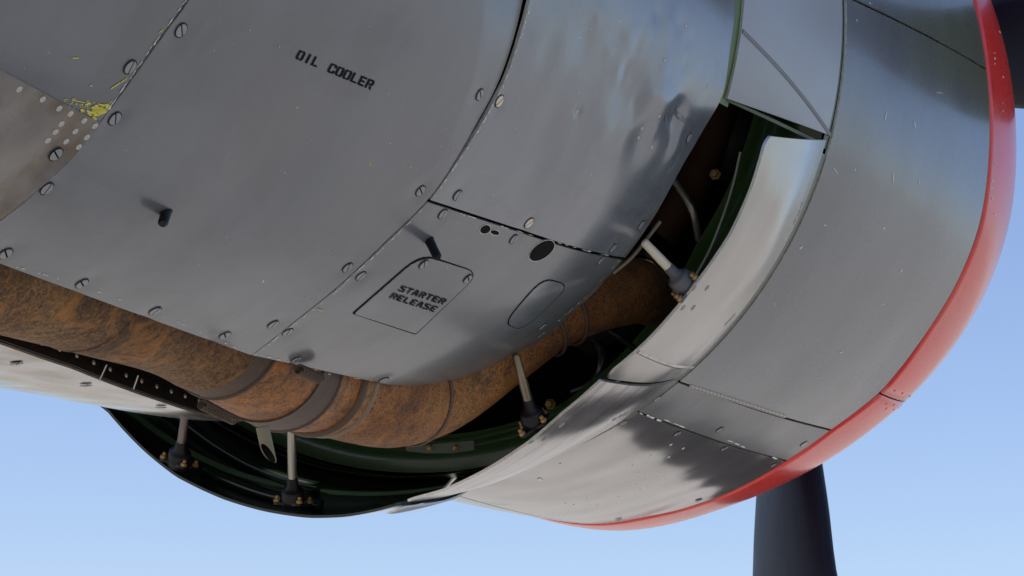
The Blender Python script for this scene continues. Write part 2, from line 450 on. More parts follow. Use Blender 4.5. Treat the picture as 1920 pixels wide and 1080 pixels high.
def screws(parent, S, conv, pts, mesh=None, spin=None):
    for u, v in pts:
        x, th = conv(u, v)
        place('screw', mesh or SCREW, frame_on(S, x, th, spin if spin is not None else random.uniform(-.6, .6) - 1.0, .0008), parent)
def rivets(parent, S, conv, pts, mesh):
    for u, v in pts:
        x, th = conv(u, v); place('rivet', mesh, frame_on(S, x, th), parent)
def flakes(name, S, conv, pts, parent, m, lift=.0006, label=None):
    """Little irregular chips and scratches; pts: (u, v, length, width, angle) in photograph pixels."""
    V = []; F = []
    for u, v, L, W_, ang in pts:
        n = 9; c, s = math.cos(ang), math.sin(ang); ring = []
        for k in range(n):
            a = 2*np.pi*k/n; q = random.uniform(.6, 1.1)
            dx, dy = L/2*math.cos(a)*q, W_/2*math.sin(a)*q
            x, th = conv(u + dx*c - dy*s, v + dx*s + dy*c)
            ring.append(P(np.array(x), S(x, th) + lift, np.array(th)))
        nr = np.cross(ring[2] - ring[0], ring[5] - ring[0])
        o = len(V); V += ring; f = list(range(o, o + n))
        F.append(f if np.dot(nr, [0, ring[0][1], ring[0][2]]) > 0 else f[::-1])
    return build(name, V, F, m, parent, smooth=False, label=label, stuff=True)

# ------------------------------------------------------------------ ground (out of view, it throws the light back up)
gm = bpy.data.meshes.new('ground'); g = 6000
gm.from_pydata([(-g, -g, 0), (g, -g, 0), (g, g, 0), (-g, g, 0)], [], [(0, 1, 2, 3)]); gm.materials.append(ground_m)
go = bpy.data.objects.new('ground', gm); col.objects.link(go); go['kind'] = 'structure'
go['label'] = 'pale concrete apron under the parked aircraft'; 

# ================================================================== NACELLE
NB = P(np.array(-1.1), np.array(.64), np.array(240.))
nacelle = thing('engine_nacelle', 'grey painted engine nacelle skin with stencilled lettering and slotted screws behind the cowling', 'nacelle', NB)
TOPTH = 148
seamD = [(-1.735, TOPTH), (-1.735, 165)] + [nac(*p) for p in [(352, 0), (280, 100), (205, 207), (130, 300), (60, 365), (0, 412)]] + [nac(-75, 470)]
seamC = [(-1.10, TOPTH), (-1.10, 160)] + [nac(*p) for p in [(992, 0), (977, 60), (938, 165), (880, 265), (803, 377)]]
seamC2 = [nac(*p) for p in [(803, 377), (720, 458), (640, 533), (560, 598), (470, 668)]]
edgeE = [(-.43, TOPTH), (-.43, 158)] + [nac(*p) for p in [(1379, 0), (1370, 90), (1352, 188), (1322, 240), (1280, 312), (1222, 415), (1172, 485)]]
edgeE2 = [nac(*p) for p in [(1172, 485), (1085, 578), (1005, 645), (962, 668), (900, 698), (845, 715), (780, 724), (722, 721)]]
crease = [nac(u, v) for u, v in [(898, 0), (900, 60), (897, 120), (885, 200)]]
def oil_disp(X, T):
    xc = np.interp(np.mod(T, 360), [150, 171, 180, 190], [-1.22, crease[0][0], crease[2][0], crease[3][0]])
    fade = np.clip((193 - np.mod(T, 360)) / 9, 0, 1)
    return -.055 * np.clip(X - xc, 0, 1) * fade - .004 * np.exp(-((np.mod(T, 360) - 196) / 5)**2 - ((X + 1.45) / .25)**2)
OIL_SCR = [(340, 57), (217, 224), (88, 354), (11, 476), (154, 532), (291, 583), (422, 629), (512, 608), (652, 502), (790, 359), (903, 179)]
FWD_SCR = [(858, 366), (1150, 466), (1203, 422), (1292, 259), (937, 190), (992, 418)]
STA_SCR = [(831, 402), (964, 449), (1128, 489), (678, 519), (540, 624), (556, 676), (720, 714), (1018, 613)]
def dimples(pts, extra_=()):
    c = [nac(*p) for p in pts]; rnd_ = [(random.uniform(.7, 1.5), random.uniform(-.006, .006), random.uniform(-.4, .4)) for _ in c]
    def f(X, T):
        d = 0
        for (x0, t0), (k_, ox, ot) in zip(c, rnd_):
            d = d - .0011 * k_ * np.exp(-((X - x0 - ox) / .017)**2 - ((np.mod(T, 360) - t0 - ot) / 1.4)**2)
        return d
    return f
oil_dim = dimples(OIL_SCR); fwd_dim = dimples(FWD_SCR); sta_dim = dimples(STA_SCR)
oil_panel = panel('oil_cooler_panel', s_nac, seamD, seamC + seamC2[1:], nacelle, [grey, barem, black], n=170, m=120, disp=lambda X, T: oil_disp(X, T) + oil_dim(X, T),
                  label='large grey panel lettered OIL COOLER')
def fwd_disp(X, T):
    d = 0
    for (u, v), ru, rt, dep in [((1268, 222), .030, 2.2, -.008), ((1235, 190), .06, 2.2, .004), ((1205, 265), .05, 3, -.005), ((1262, 285), .02, 2.5, .004), ((1180, 180), .06, 3, -.003), ((1100, 330), .10, 6, .004), ((1120, 120), .12, 6, -.004), ((1088, 210), .008, .6, -.002)]:
        x0, t0 = DC[(u, v)] if (u, v) in DC else DC.setdefault((u, v), nac(u, v))
        d = d + dep * np.exp(-((X - x0) / ru)**2 - ((np.mod(T, 360) - t0) / rt)**2)
    # the leading edge is rolled slightly inwards
    for x0, t0, ru, dep in SMALL:
        d = d + dep * np.exp(-((X - x0) / ru)**2 - ((np.mod(T, 360) - t0) * .0113 / ru)**2)
    return d + fwd_dim(X, T)
DC = {}
SMALL = [(*nac(random.uniform(1120, 1330), random.uniform(20, 330)), random.uniform(.008, .020), random.choice([-1, 1]) * random.uniform(.0004, .0011)) for _ in range(34)]
SMALL += [(*nac(random.uniform(960, 1120), random.uniform(20, 420)), random.uniform(.02, .05), random.choice([-1, 1]) * random.uniform(.0005, .0012)) for _ in range(10)]
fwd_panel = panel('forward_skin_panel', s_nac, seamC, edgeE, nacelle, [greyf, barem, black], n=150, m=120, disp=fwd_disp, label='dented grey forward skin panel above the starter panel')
starter_panel = panel('starter_panel', s_nac, seamC2, edgeE2, nacelle, [grey, barem, black], n=100, m=100, lift=-.0006, disp=sta_dim,
                      label='lower grey panel lettered STARTER RELEASE')
aft_hi = [(-2.6, TOPTH), (-2.6, 170), (-2.6, 185)] + [(-2.35, 189.9)]
aft_panel = panel('aft_skin_panel', s_nac, aft_hi, [(-1.735, TOPTH), (-1.735, 165)] + [nac(*p) for p in [(352, 0), (280, 100), (188, 230)]], nacelle, [grey, barem, black], n=60, m=30, gap=(.0020, .0006))
patch = panel('riveted_patch', s_nac, [(-2.35, 189.9), (-2.35, 206)], [nac(*p) for p in [(188, 232), (130, 300), (60, 365), (0, 412), (-75, 470)]], nacelle, [patchm, barem, black], n=30, m=30, lift=.0015, gap=(.0020, -.0012),
              label='bare stained metal patch with rows of rivets')
# the rest of the skin, round the top and far side, out of view
xs = np.array([-3.2, -2.6, -1.73, -1.1, -.75, -.43]); tt = np.linspace(148, -80, 47)
X, T = np.meshgrid(xs, tt); r = s_nac(X, T) - .001
sheet('upper_skin', P(X.T, r.T, T.T), P(X.T, r.T - .004, T.T), nacelle, [grey, barem, black])
# dark inner structure behind the seams and the exhaust trough
X, T = np.meshgrid(np.linspace(-3.2, -.47, 14), np.linspace(212, 140, 30)); r = s_nac(X, T) - .012
sheet('inner_structure', P(X, r, T), P(X, r - .01, T), nacelle, [black, black, black])

# lower skin beyond the exhaust slot
lowedge = [low(*p) for p in [(-160, 590), (0, 643), (90, 675), (200, 716), (300, 752), (400, 783), (478, 803)]]
lo_th = [max(0, 1) for _ in lowedge]
lower_skin = panel('lower_skin', s_low, lowedge, [(x + .02, 285) for x, th in lowedge], nacelle, [lowm, barem, soot], n=40, m=30, thick=.003, label='shiny bare lower skin strip below the exhaust slot')
# trough wall carrying a row of rivets, rising inwards from the lower skin's edge
e = resample(unwrap(lowedge), 40); k = np.linspace(0, 1, 8)[None, :]
X = e[:, :1] + .0 * k; rr = s_low(X, e[:, 1:]) - .004 - .13 * k; T = e[:, 1:] + 5.0 * k - 2.0 * (1 - k) * 0
wall = sheet('trough_wall', P(X, rr, T), P(X, rr, T + .6), nacelle, [soot, soot, soot])
e2 = resample(unwrap(seamD[-2:] + [nac(150, 534), nac(290, 586), nac(468, 668)]), 30)
k = np.linspace(0, 1, 8)[None, :]
X = np.linspace(-3.2, -.55, 30)[:, None] + 0 * k; T = 212.5 + 0 * X + 12 * k; rr = s_nac(X, T) - .014 - .2 * k
sheet('trough_roof', P(X, rr, T), P(X, rr - .004, T), nacelle, [black, black, black])
k = np.linspace(0, 1, 12)[None, :]
X = np.linspace(-3.2, -.42, 30)[:, None] + 0 * k; T = 212 + 95 * k + 0 * X; rr = .43 + 0 * X
sheet('trough_floor', P(X, rr, T), P(X, rr - .004, T), nacelle, [black, black, black])

# screws and rivets
s_oil = lambda x, th: s_nac(x, th) + oil_disp(np.asarray(x, float), np.asarray(th, float)) + oil_dim(np.asarray(x, float), np.asarray(th, float))
screws(aft_panel, s_nac, nac, [(243, 125)])
screws(oil_panel, s_oil, nac, [(340, 57), (217, 224), (88, 354), (11, 476), (154, 532), (291, 583), (422, 629), (512, 608), (652, 502), (790, 359), (903, 179)])
fw = lambda u, v: nac(u, v)
s_fwd = lambda x, th: s_nac(x, th) + fwd_disp(np.asarray(x, float), np.asarray(th, float))
s_sta = lambda x, th: s_nac(x, th) - .0006 + sta_dim(np.asarray(x, float), np.asarray(th, float))
screws(fwd_panel, s_fwd, nac, [(858, 366), (1150, 466), (1203, 422), (1292, 259)])
screws(fwd_panel, s_fwd, nac, [(937, 190), (992, 418)], SCREWB, .9)
screws(starter_panel, s_sta, nac, [(831, 402), (964, 449), (1128, 489), (678, 519), (540, 624), (556, 676), (720, 714), (1018, 613)])
screws(lower_skin, s_low, low, [(31, 680), (161, 721), (302, 762)])
s_patch = lambda x, th: s_nac(x, th) + .0015
screws(patch, s_patch, nac, [(102, 286)])
rivets(patch, s_patch, nac, [(34, 165), (78, 184), (109, 201), (130, 211), (156, 224), (176, 234), (113, 230), (139, 244), (161, 255), (102, 245), (88, 261), (122, 263), (146, 273)], RIVET)
for k in range(18):
    i = 2 + k * 2
    x, th = e[i]; r0 = s_low(x, th) - .018
    b = P(np.array(x), np.array(r0), np.array(th + .55))
    zz = Vector(P(np.array(0.), np.array(1.), np.array(th - 92))); aa = Vector((1, 0, 0)); yy = zz.cross(aa)
    mm = Matrix((aa, yy, zz)).transposed().to_4x4(); mm.translation = Vector(b) + zz * .0045
    place('rivet', RIVET, mm, wall)
rivets(fwd_panel, s_fwd, nac, [(1088, 211), (1235, 218), (1208, 243), (1203, 261), (1225, 277), (1245, 112), (1286, 48), (1327, 162)], RIVETS)

# starter release door and racetrack cover plate
def rounded(px, conv, n=6, rad=.18):
    p = np.array(px, float); out = []
    for i in range(len(p)):
        a, b, c = p[i-1], p[i], p[(i+1) % len(p)]
        r = rad[i] if isinstance(rad, (list, tuple)) else rad
        s0 = b + (a - b) * r; s1 = b + (c - b) * r
        for t in np.linspace(0, 1, n): out.append((1-t)**2*s0 + 2*t*(1-t)*b + t*t*s1)
        for t in np.linspace(0, 1, 8)[1:-1]:
            nx = c + (b - c) * (rad[(i+1) % len(p)] if isinstance(rad, (list, tuple)) else rad); out.append(s1 + (nx - s1) * t)
    return [conv(*q) for q in out]
fillpoly('door_gap', s_sta, rounded([(660, 588.5), (779.5, 628), (901, 512), (790, 475)], nac, rad=[.03, .03, .22, .25]), starter_panel, [black, black], thick=.0006)
door = fillpoly('access_door', s_sta, rounded([(664, 588), (779, 625), (898, 512), (790, 478)], nac, rad=[.03, .03, .22, .25]), starter_panel, [grey, barem], thick=.0014, label='rounded access door lettered STARTER RELEASE')
s_door = lambda x, th: s_sta(x, th) + .0014
screws(starter_panel, s_door, nac, [(793, 494), (876, 521)])
fillpoly('cover_gap', s_sta, rounded([(943, 607), (980, 620.5), (1071, 535.5), (1018, 519.5)], nac, rad=[.35]*4), starter_panel, [black, black], thick=.0005)
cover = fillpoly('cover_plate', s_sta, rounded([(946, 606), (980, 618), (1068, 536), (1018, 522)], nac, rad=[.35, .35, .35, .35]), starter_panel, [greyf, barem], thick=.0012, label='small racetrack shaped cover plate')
# ports and drain stubs
def ellipse_px(cx, cy, a, b, ang, n=20):
    c, s = math.cos(ang), math.sin(ang)
    return [(cx + a*math.cos(t)*c - b*math.sin(t)*s, cy + a*math.cos(t)*s + b*math.sin(t)*c) for t in np.linspace(0, 2*np.pi, n, endpoint=False)]
def hole(u, v, a, b, ang, parent, S):
    fillpoly('port', S, [nac(*q) for q in ellipse_px(u, v, a + 1.5, b + 1.5, ang)], parent, [barem, barem], thick=.0006, rings=3)
    fillpoly('port_dark_disc', S, [nac(*q) for q in ellipse_px(u, v, a, b, ang)], parent, [black, black], thick=.0012, rings=3)  # flat black disc; the darkness inside the port is only colour
hole(1016, 470, 27, 13.5, -.62, starter_panel, s_sta)
hole(910, 430, 10, 7, -.5, starter_panel, s_sta); hole(928, 436, 8, 4, .2, starter_panel, s_sta); 
def depth_nac(u, v, S=s_nac):
    x, th = nac(u, v); p = P(np.array(x), S(x, th), np.array(th)); return float(((p - CPOS) @ CR)[2] * -1)
def stub(u0, v0, u1, v1, parent, r):
    d = depth_nac(u0, v0); a = at(u0, v0, d + .020); b = at(u1, v1, d - .016)
    pts = np.array([a + (b - a) * t for t in (0, .08, .3, .6, .92, 1)])
    tube('drain_stub', pts, [r*1.15, r*1.15, r, r*.96, r*.96, r*.6], parent, rubber, 14)
stub(315, 388, 305, 420, nacelle, .0052); stub(801, 443, 821, 484, nacelle, .0055)

# stencilled lettering
GL = {
 'O': [[(.0,.18),(.0,.82),(.14,1),(.40,1),(.40,.84),(.22,.84),(.20,.80),(.20,.20),(.22,.16),(.40,.16),(.40,0),(.14,0)], [(.60,0),(.60,.16),(.78,.16),(.80,.20),(.80,.80),(.78,.84),(.60,.84),(.60,1),(.86,1),(1,.82),(1,.18),(.86,0)]],
 'I': [[(.38,0),(.38,1),(.62,1),(.62,0)]],
 'L': [[(.05,0),(.05,1),(.28,1),(.28,0)], [(.38,0),(.38,.16),(.95,.16),(.95,0)]],
 'C': [[(.0,.18),(.0,.82),(.14,1),(.42,1),(.42,.84),(.22,.84),(.20,.80),(.20,.20),(.22,.16),(.42,.16),(.42,0),(.14,0)], [(.58,.84),(.58,1),(.86,1),(1,.84),(1,.66),(.8,.66),(.78,.84)], [(.58,0),(.58,.16),(.78,.16),(.8,.34),(1,.34),(1,.16),(.86,0)]],
 'E': [[(.05,0),(.05,1),(.28,1),(.28,0)], [(.38,0),(.38,.16),(.95,.16),(.95,0)], [(.38,.42),(.38,.58),(.82,.58),(.82,.42)], [(.38,.84),(.38,1),(.95,1),(.95,.84)]],
 'R': [[(.02,0),(.02,1),(.22,1),(.22,0)], [(.32,.84),(.32,1),(.82,1),(.98,.86),(.98,.58),(.84,.44),(.32,.44),(.32,.58),(.72,.58),(.78,.64),(.78,.80),(.72,.84)], [(.72,.0),(.58,.36),(.78,.36),(.96,0)]],
 'S': [[(.02,.0),(.02,.18),(.42,.18),(.42,0)], [(.56,0),(.56,.18),(.78,.18),(.80,.38),(.70,.44),(.14,.46),(.02,.60),(.02,.86),(.14,1),(.42,1),(.42,.84),(.22,.84),(.22,.62),(.84,.60),(.98,.44),(.98,.14),(.86,0)], [(.56,.84),(.56,1),(.95,1),(.95,.84)]],
 'T': [[(.0,.84),(.0,1),(.36,1),(.36,.84)], [(.64,.84),(.64,1),(1,1),(1,.84)], [(.40,0),(.40,1),(.60,1),(.60,0)]],
 'A': [[(.0,0),(.30,1),(.46,1),(.46,.82),(.22,0)], [(.54,.82),(.54,1),(.70,1),(1,0),(.78,0)], [(.38,.24),(.42,.38),(.58,.38),(.62,.24)]],
}
def lettering(text, origin, ex, ey, S, parent, label, wk=.80, lift=.0007, fat=.55):
    """origin = baseline start (pixels); ex = step per character; ey = letter height vector."""
    o_ = np.array(origin, float); ex = np.array(ex, float); ey = np.array(ey, float); cur = 0.0
    for ch in text:
        if ch == ' ': cur += 1.22; continue
        V = []; F = []
        for poly in GL[ch]:
            ring = []
            qs = np.array([o_ + ex * (cur + a * wk) + ey * b for a, b in poly]); nx_ = np.roll(qs, -1, 0) - qs
            en = np.stack([nx_[:, 1], -nx_[:, 0]], 1); en /= np.linalg.norm(en, axis=1)[:, None]
            ar = np.sum(qs[:, 0] * np.roll(qs[:, 1], -1) - np.roll(qs[:, 0], -1) * qs[:, 1])
            vn = en + np.roll(en, 1, 0); vn /= np.linalg.norm(vn, axis=1)[:, None] + 1e-6
            qs = qs + vn * (fat if ar > 0 else -fat)
            for q in qs + rng.normal(0, .15, qs.shape):
                x, th = nac(*q); ring.append(P(np.array(x), S(x, th) + lift, np.array(th)))
            o = len(V); V += ring; F.append(list(range(o, o + len(ring))))
        cur += 1.0
        me = build('letter', V, F, ink, parent, smooth=False)
        bm = bmesh.new(); bm.from_mesh(me.data)
        bmesh.ops.triangulate(bm, faces=bm.faces)
        for f in bm.faces:
            c = f.calc_center_median() + Vector(rootoff(parent))
            if f.normal.dot(Vector((0, c.y, c.z))) < 0: f.normal_flip()
        bm.to_mesh(me.data); bm.free()
lettering('OIL COOLER', (553.5, 109.5), (14.05, 5.85), (8.6, -16), s_oil, oil_panel, 'black stencilled words OIL COOLER')
lettering('STARTER', (744.5, 543.5), (12.4, 3.85), (8.9, -9.3), s_door, starter_panel, 'black stencilled word STARTER', lift=.0009, fat=.35)
lettering('RELEASE', (728, 557), (12.4, 3.9), (8.7, -9.0), s_door, starter_panel, 'black stencilled word RELEASE', lift=.0009, fat=.35)

# chipped yellow primer, scratches
ch = []
for k in range(60):
    t = random.random(); u = 125 + 88 * t + random.gauss(0, 7); v = 188 + 24 * t + random.gauss(0, 6) - 28 * max(0, t - .6)
    ch.append((u, v, random.uniform(1.5, 5), random.uniform(1, 2.5), random.uniform(-.4, 1.0)))
for k in range(34): ch.append((181 + random.gauss(0, 12), 206 + random.gauss(0, 6), random.uniform(7, 18), random.uniform(3, 9), random.uniform(-.2, .9)))
for k in range(26):
    t = random.random(); ch.append((200 + 88 * t + random.gauss(0, 2), 205 - 118 * t + random.gauss(0, 2), random.uniform(2, 9), random.uniform(1, 2.4), -.95))
for u, v, L in [(141, 108, 17), (301, 58, 14), (150, 190, 34), (216, 160, 30), (232, 150, 22), (122, 186, 10), (254, 139, 10), (170, 160, 6)]:
    ch.append((u, v, L, random.uniform(1.8, 3), random.uniform(-.1, .3) if u < 200 else -.6))
ch = [c for c in ch if c[0] < 352 - c[1] * .72 - 6 and c[1] < 128 + c[0] * .545]
flakes('paint_chips', s_nac, nac, ch, aft_panel, yellow, label='chipped yellow primer along the seam')
sc = [(694, 308, 9, 1.8, .9), (769, 313, 10, 1.8, .5), (826, 274, 5, 2, .8), (847, 280, 6, 1.5, -.9), (468, 56, 3, 3, 0), (523, 87, 3, 3, 0), (836, 240, 3, 3, 0), (601, 581, 14, 2, .4)]
flakes('paint_scratches', s_oil, nac, sc, oil_panel, yellow)

dk = []
for k in range(16):
    u_s = random.uniform(1246, 1300); v_s = 214 + (u_s - 1246) * .2 + random.gauss(0, 5)
    dk.append((u_s, v_s, random.uniform(9, 24), random.uniform(.8, 2.0), random.gauss(1.15, .12)))
flakes('scuff_marks', s_fwd, nac, dk, fwd_panel, mat('dark scuff', (.095, .105, .12), .4, 0, .2), lift=.0009)

# bright worn slivers along the panel edges
def seam_wear(px_line, n_, side, S, parent, lmax=13, mm=None):
    pl = np.array(px_line, float); d = np.r_[0, np.cumsum(np.linalg.norm(np.diff(pl, axis=0), axis=1))]; out = []
    for _ in range(n_):
        t = random.uniform(0, d[-1]); u = np.interp(t, d, pl[:, 0]); v = np.interp(t, d, pl[:, 1]); i_ = min(np.searchsorted(d, t), len(pl) - 1); i_ = max(i_, 1)
        du, dv = pl[i_] - pl[i_ - 1]; L = math.hypot(du, dv); nx, ny = -dv / L, du / L
        o = side * random.uniform(3.2, 4.4); out.append((u + nx * o, v + ny * o, random.uniform(3, lmax), random.uniform(.7, 1.5), math.atan2(dv, du)))
    return flakes('edge_wear', S, nac, out, parent, mm or scratch, lift=.0009)
LC = [(992, 0), (977, 60), (938, 165), (880, 265), (806, 372)]; LC2 = [(800, 380), (720, 458), (640, 533), (560, 598), (474, 664)]
seam_wear(LC, 34, -1, s_fwd, fwd_panel); seam_wear(LC2, 34, -1, s_sta, starter_panel)
seam_wear([(812, 379), (900, 408), (1000, 438), (1100, 466), (1165, 482)], 26, 1, s_sta, starter_panel)
seam_wear([(352, 0), (280, 100), (205, 207)], 30, 1, s_nac, aft_panel, 16); seam_wear([(10, 497), (150, 537), (290, 588), (460, 664)], 16, -1, s_oil, oil_panel, 8)
seam_wear([(500, 672), (620, 706), (722, 722)], 12, -1, s_sta, starter_panel, 10)
seam_wear([(1165, 490), (1085, 574), (1005, 641)], 16, 1, s_sta, starter_panel, 12)

# ================================================================== COWLING
cowling = thing('engine_cowling', 'ring shaped engine cowling with red lip, grey panels and open flaps', 'cowling', P(np.array(.4), np.array(.76), np.array(240.)))
CT = 120
A_pts = [cow(*p) for p in [(1825, 0), (1850, 130), (1856, 200), (1852, 330), (1832, 440), (1795, 530), (1740, 620), (1650, 737), (1560, 805), (1475, 865), (1350, 932), (1280, 955), (1200, 972)]]
ATH = [t % 360 for _, t in A_pts]; AX = [x for x, _ in A_pts]
def xa(th):   return float(np.interp(th % 360, [ATH[0] - 12] + ATH + [ATH[-1] + 12], [XA] + AX + [XA]))
B_pts = [cow(*p) for p in [(1578, 0), (1577, 100), (1564, 262), (1530, 370), (1480, 470), (1400, 575), (1300, 683), (1190, 775), (1100, 822), (1000, 864)]]
def edge_line(conv, th0, th1, fn, n=14): return [(fn(t), t) for t in np.linspace(th0, th1, n)]
xb = lambda th: 0.004
def cpanel(name, t0, t1, m, n=40, label=None, t0f=None, t1f=None, lift=0):
    a = edge_line(None, t0, t1, xb); f = edge_line(None, t0f or t0, t1f or t1, lambda t: xa(t) - .002)
    return panel(name, s_cowl, a, f, cowling, [m, barem, black], n=n, m=44, label=label, lift=lift)
L1 = (cow(1600, 0)[1] , cow(1850, 130)[1]); L2 = (cow(1272, 716)[1], cow(1556, 806)[1]); L3 = (cow(1192, 772)[1], cow(1475, 865)[1])
top_panel = cpanel('upper_cowl_panel', CT, L1[0], cowlg, 40, 'olive tinted upper cowl panel', CT, L1[1])
side_panel = cpanel('side_cowl_panel', L1[0], L2[0], cowlg, 60, 'broad grey side cowl panel', L1[1], L2[1])
strip_panel = cpanel('hinge_cowl_panel', L2[0], L3[0], mat('strip grey paint', (.155, .163, .172), .30, .25, .12, wave=.2, wave_scale=4, fine=.05, streak=.3), 16, 'narrow cowl strip with three screws', L2[1], L3[1])
low_panel = cpanel('lower_cowl_panel', L3[0], 246, cowlow, 60, 'worn pale lower cowl panel', L3[1], 246)
under_panel = cpanel('under_cowl_panel', 246, 300, cowlow, 30)
far_panel = cpanel('far_cowl_panel', 300, 360 + CT - 1e-3, grey, 60) if False else None
xs = np.linspace(.004, XA - .002, 10); tt = np.linspace(-60, CT, 60)
X, T = np.meshgrid(xs, tt); r = s_cowl(X, T); sheet('far_cowl_panel', P(X, r, T), P(X, r - .004, T), cowling, [grey, barem, black])
# red lip: upper and lower pieces with a riveted joint, and the far side
def lip(name, t0, t1, n, label=None):
    us = np.concatenate([np.linspace(0, .6, 9), 1 - (1 - np.linspace(.64, 1, 14))**1.0])
    us = np.unique(np.r_[np.linspace(0, .7, 12), .7 + .2999 * np.sin(np.linspace(0, math.pi/2, 12))])
    tt = np.linspace(t0, t1, n); X = np.zeros((n, len(us))); T = np.repeat(tt[:, None], len(us), 1)
    for i, t in enumerate(tt):
        x0 = xa(t) + .002; X[i] = x0 + (XA + NOSE - x0) * us
    r = s_cowl(X, T)
    # return inside the mouth
    back = np.stack([XA + NOSE - .02 + 0*tt, XA + NOSE - .10 + 0*tt, XA + .05 + 0*tt], 1); rb = np.stack([.596 + 0*tt, .575 + 0*tt, .58 + 0*tt], 1)
    Xa = np.concatenate([X, back], 1); ra = np.concatenate([r, rb], 1); Ta = np.repeat(tt[:, None], Xa.shape[1], 1)
    top = P(Xa, ra, Ta); V = top.reshape(-1, 3); m_ = Xa.shape[1]; idx = np.arange(n * m_).reshape(n, m_)
    F = np.stack([idx[:-1, :-1], idx[:-1, 1:], idx[1:, 1:], idx[1:, :-1]], -1).reshape(-1, 4)[:, ::-1]
    nrm = np.cross(V[F[0][1]] - V[F[0][0]], V[F[0][2]] - V[F[0][0]])
    if np.dot(nrm, [0, V[0][1], V[0][2]]) < 0: F = F[:, ::-1]
    o = build(name, V, F.tolist(), redp, cowling, label=label)
    sol = o.modifiers.new('thickness', 'SOLIDIFY'); sol.thickness = .004; sol.offset = -1
    return o
J = cow(1650, 738)[1] % 360
lip_up = lip('cowl_lip', CT - 60, J - .12, 70, 'upper red lip section')
lip_lo = lip('cowl_lip', J + .12, 300, 70, 'lower red lip section with faded paint')
lip('cowl_lip', -60, CT - 60.2, 50)
lr = lambda u, v: on(u, v, s_cowl, XA - .02, XA + NOSE)
rv = [(1662 + i*14 + dx, 748 + i*4.0 + 9*j - i*2) for i in range(3) for j in range(1, 3) for dx in (0,)] + [(1664 + i*14, 728 + i*5) for i in range(4)]
rivets(lip_lo, s_cowl, lr, rv, RIVETS if False else mesh_obj('rivet', [(x*.0028, y*.0028, z*.0016) for x, y, z in RV], RF, [redp]))
# piano hinge on the seam
hk, hf = lathe([(.0042, -.010), (.0042, .010)], 8)
hk = [(z, x, y) for x, y, z in hk]; KN = mesh_obj('hinge_knuckle', hk, hf + [list(range(8))[::-1]], [steel])
for k in range(26):
    f = .09 + .60 * k / 25
    u, v = 1272 + (1556 - 1272) * f, 716 + (806 - 716) * f + 1.5
    x, th = cow(u, v); place('hinge_knuckle', KN, frame_on(s_cowl, x, th, 0, -.001), strip_panel)
screws(strip_panel, s_cowl, cow, [(1232, 747), (1349, 805)]); screws(strip_panel, s_cowl, cow, [(1507, 832)], screw_mesh('screw', .0078, rivm), .9)
screws(low_panel, s_cowl, cow, [(1168, 792), (1270, 812), (1358, 840), (1450, 871), (1310, 937), (1160, 974), (1013, 866), (912, 897)])
rivets(low_panel, s_cowl, cow, [(1258, 834), (1281, 841), (1220, 855), (1254, 857), (1186, 873), (1226, 872), (1197, 886), (1236, 886), (1207, 900), (1248, 900), (1190, 907), (1214, 912), (1178, 911), (1200, 918), (1137, 926), (1159, 932), (1100, 936), (1076, 946), (1060, 944), (1120, 948)], mesh_obj('rivet', [(x*.0027, y*.0027, z*.0016) for x, y, z in RV], RF, [scratch]))
sc = [(1660, 218, 26, 1.8, 1.75), (1715, 235, 18, 1.8, 1.4), (1566, 320, 16, 1.8, 1.0), (1674, 334, 22, 2, 1.5), (1723, 342, 10, 1.5, 1.6), (1546, 422, 7, 2, .5), (1689, 508, 8, 3, -.8), (1603, 318, 5, 2, 1.4),
      (1451, 571, 10, 1.6, 1.5), (1655, 570, 9, 1.6, .1), (1577, 660, 9, 2, -.3), (1502, 463, 7, 2, -1), (1760, 174, 14, 1.2, .05), (1606, 38, 6, 2, 1.8), (1631, 6, 6, 2, .8), (1657, 428, 4, 3, 0), (1500, 465, 4, 4, 0)]
flakes('paint_scratches', s_cowl, cow, sc, side_panel, scratch)
flakes('paint_scratches', s_cowl, cow, [(1012, 899, 13, 6, .1), (1050, 870, 5, 3, 0), (980, 872, 4, 3, 0)], low_panel, scratch)
edge_chips = [(1196 + (1475-1196)*t + random.gauss(0, 1), 776 + (868-776)*t - 4 + random.gauss(0, 1.2), random.uniform(5, 16), random.uniform(2, 4.5), .33) for t in [0.02, .07, .1, .14, .2, .26, .3, .62, .66, .7, .92]]
lc = [(1862 + random.gauss(0, 14), random.uniform(20, 420)) for _ in range(26)] + [(1640 + random.uniform(-170, 170), 0) for _ in range(0)]
flakes('lip_chips', s_cowl, lr, [(u, v, random.uniform(2, 5), random.uniform(1.5, 3), random.uniform(0, 3)) for u, v in lc if u > 1858], lip_up, scratch)
flakes('edge_chips', s_cowl, cow, edge_chips, strip_panel, scratch)

# inside of the cowling: dark liner, added light-blocking disc, green rear frame
X, T = np.meshgrid(np.linspace(.01, XA + .02, 8), np.linspace(0, 360, 97)); r = s_cowl(X, T) - .03
sheet('inner_liner', P(X, r, T), P(X, r + .004, T), cowling, [greend, greend, greend])
rr, T = np.meshgrid(np.linspace(.05, .70, 6), np.linspace(0, 360, 97)); 
sheet('nose_light_block', P(.34 + 0*rr, rr, T), P(.35 + 0*rr, rr, T), cowling, [black, black, black])
def ring_band(name, xs_, rs_, t0, t1, n, m, parent=None, rin=None):
    tt = np.linspace(t0, t1, n)
    X = np.repeat(np.array(xs_)[None, :], n, 0); r = np.repeat(np.array(rs_)[None, :], n, 0); T = np.repeat(tt[:, None], len(xs_), 1)
    if rin is not None: r = .69 - (.69 - r) * rin(tt)[:, None]
    return sheet(name, P(X, r, T), P(X + .003, r - .001, T), parent or cowling, [m, m, m])
narrow = lambda t: np.interp(t, [190, 222], [1.12, .56])
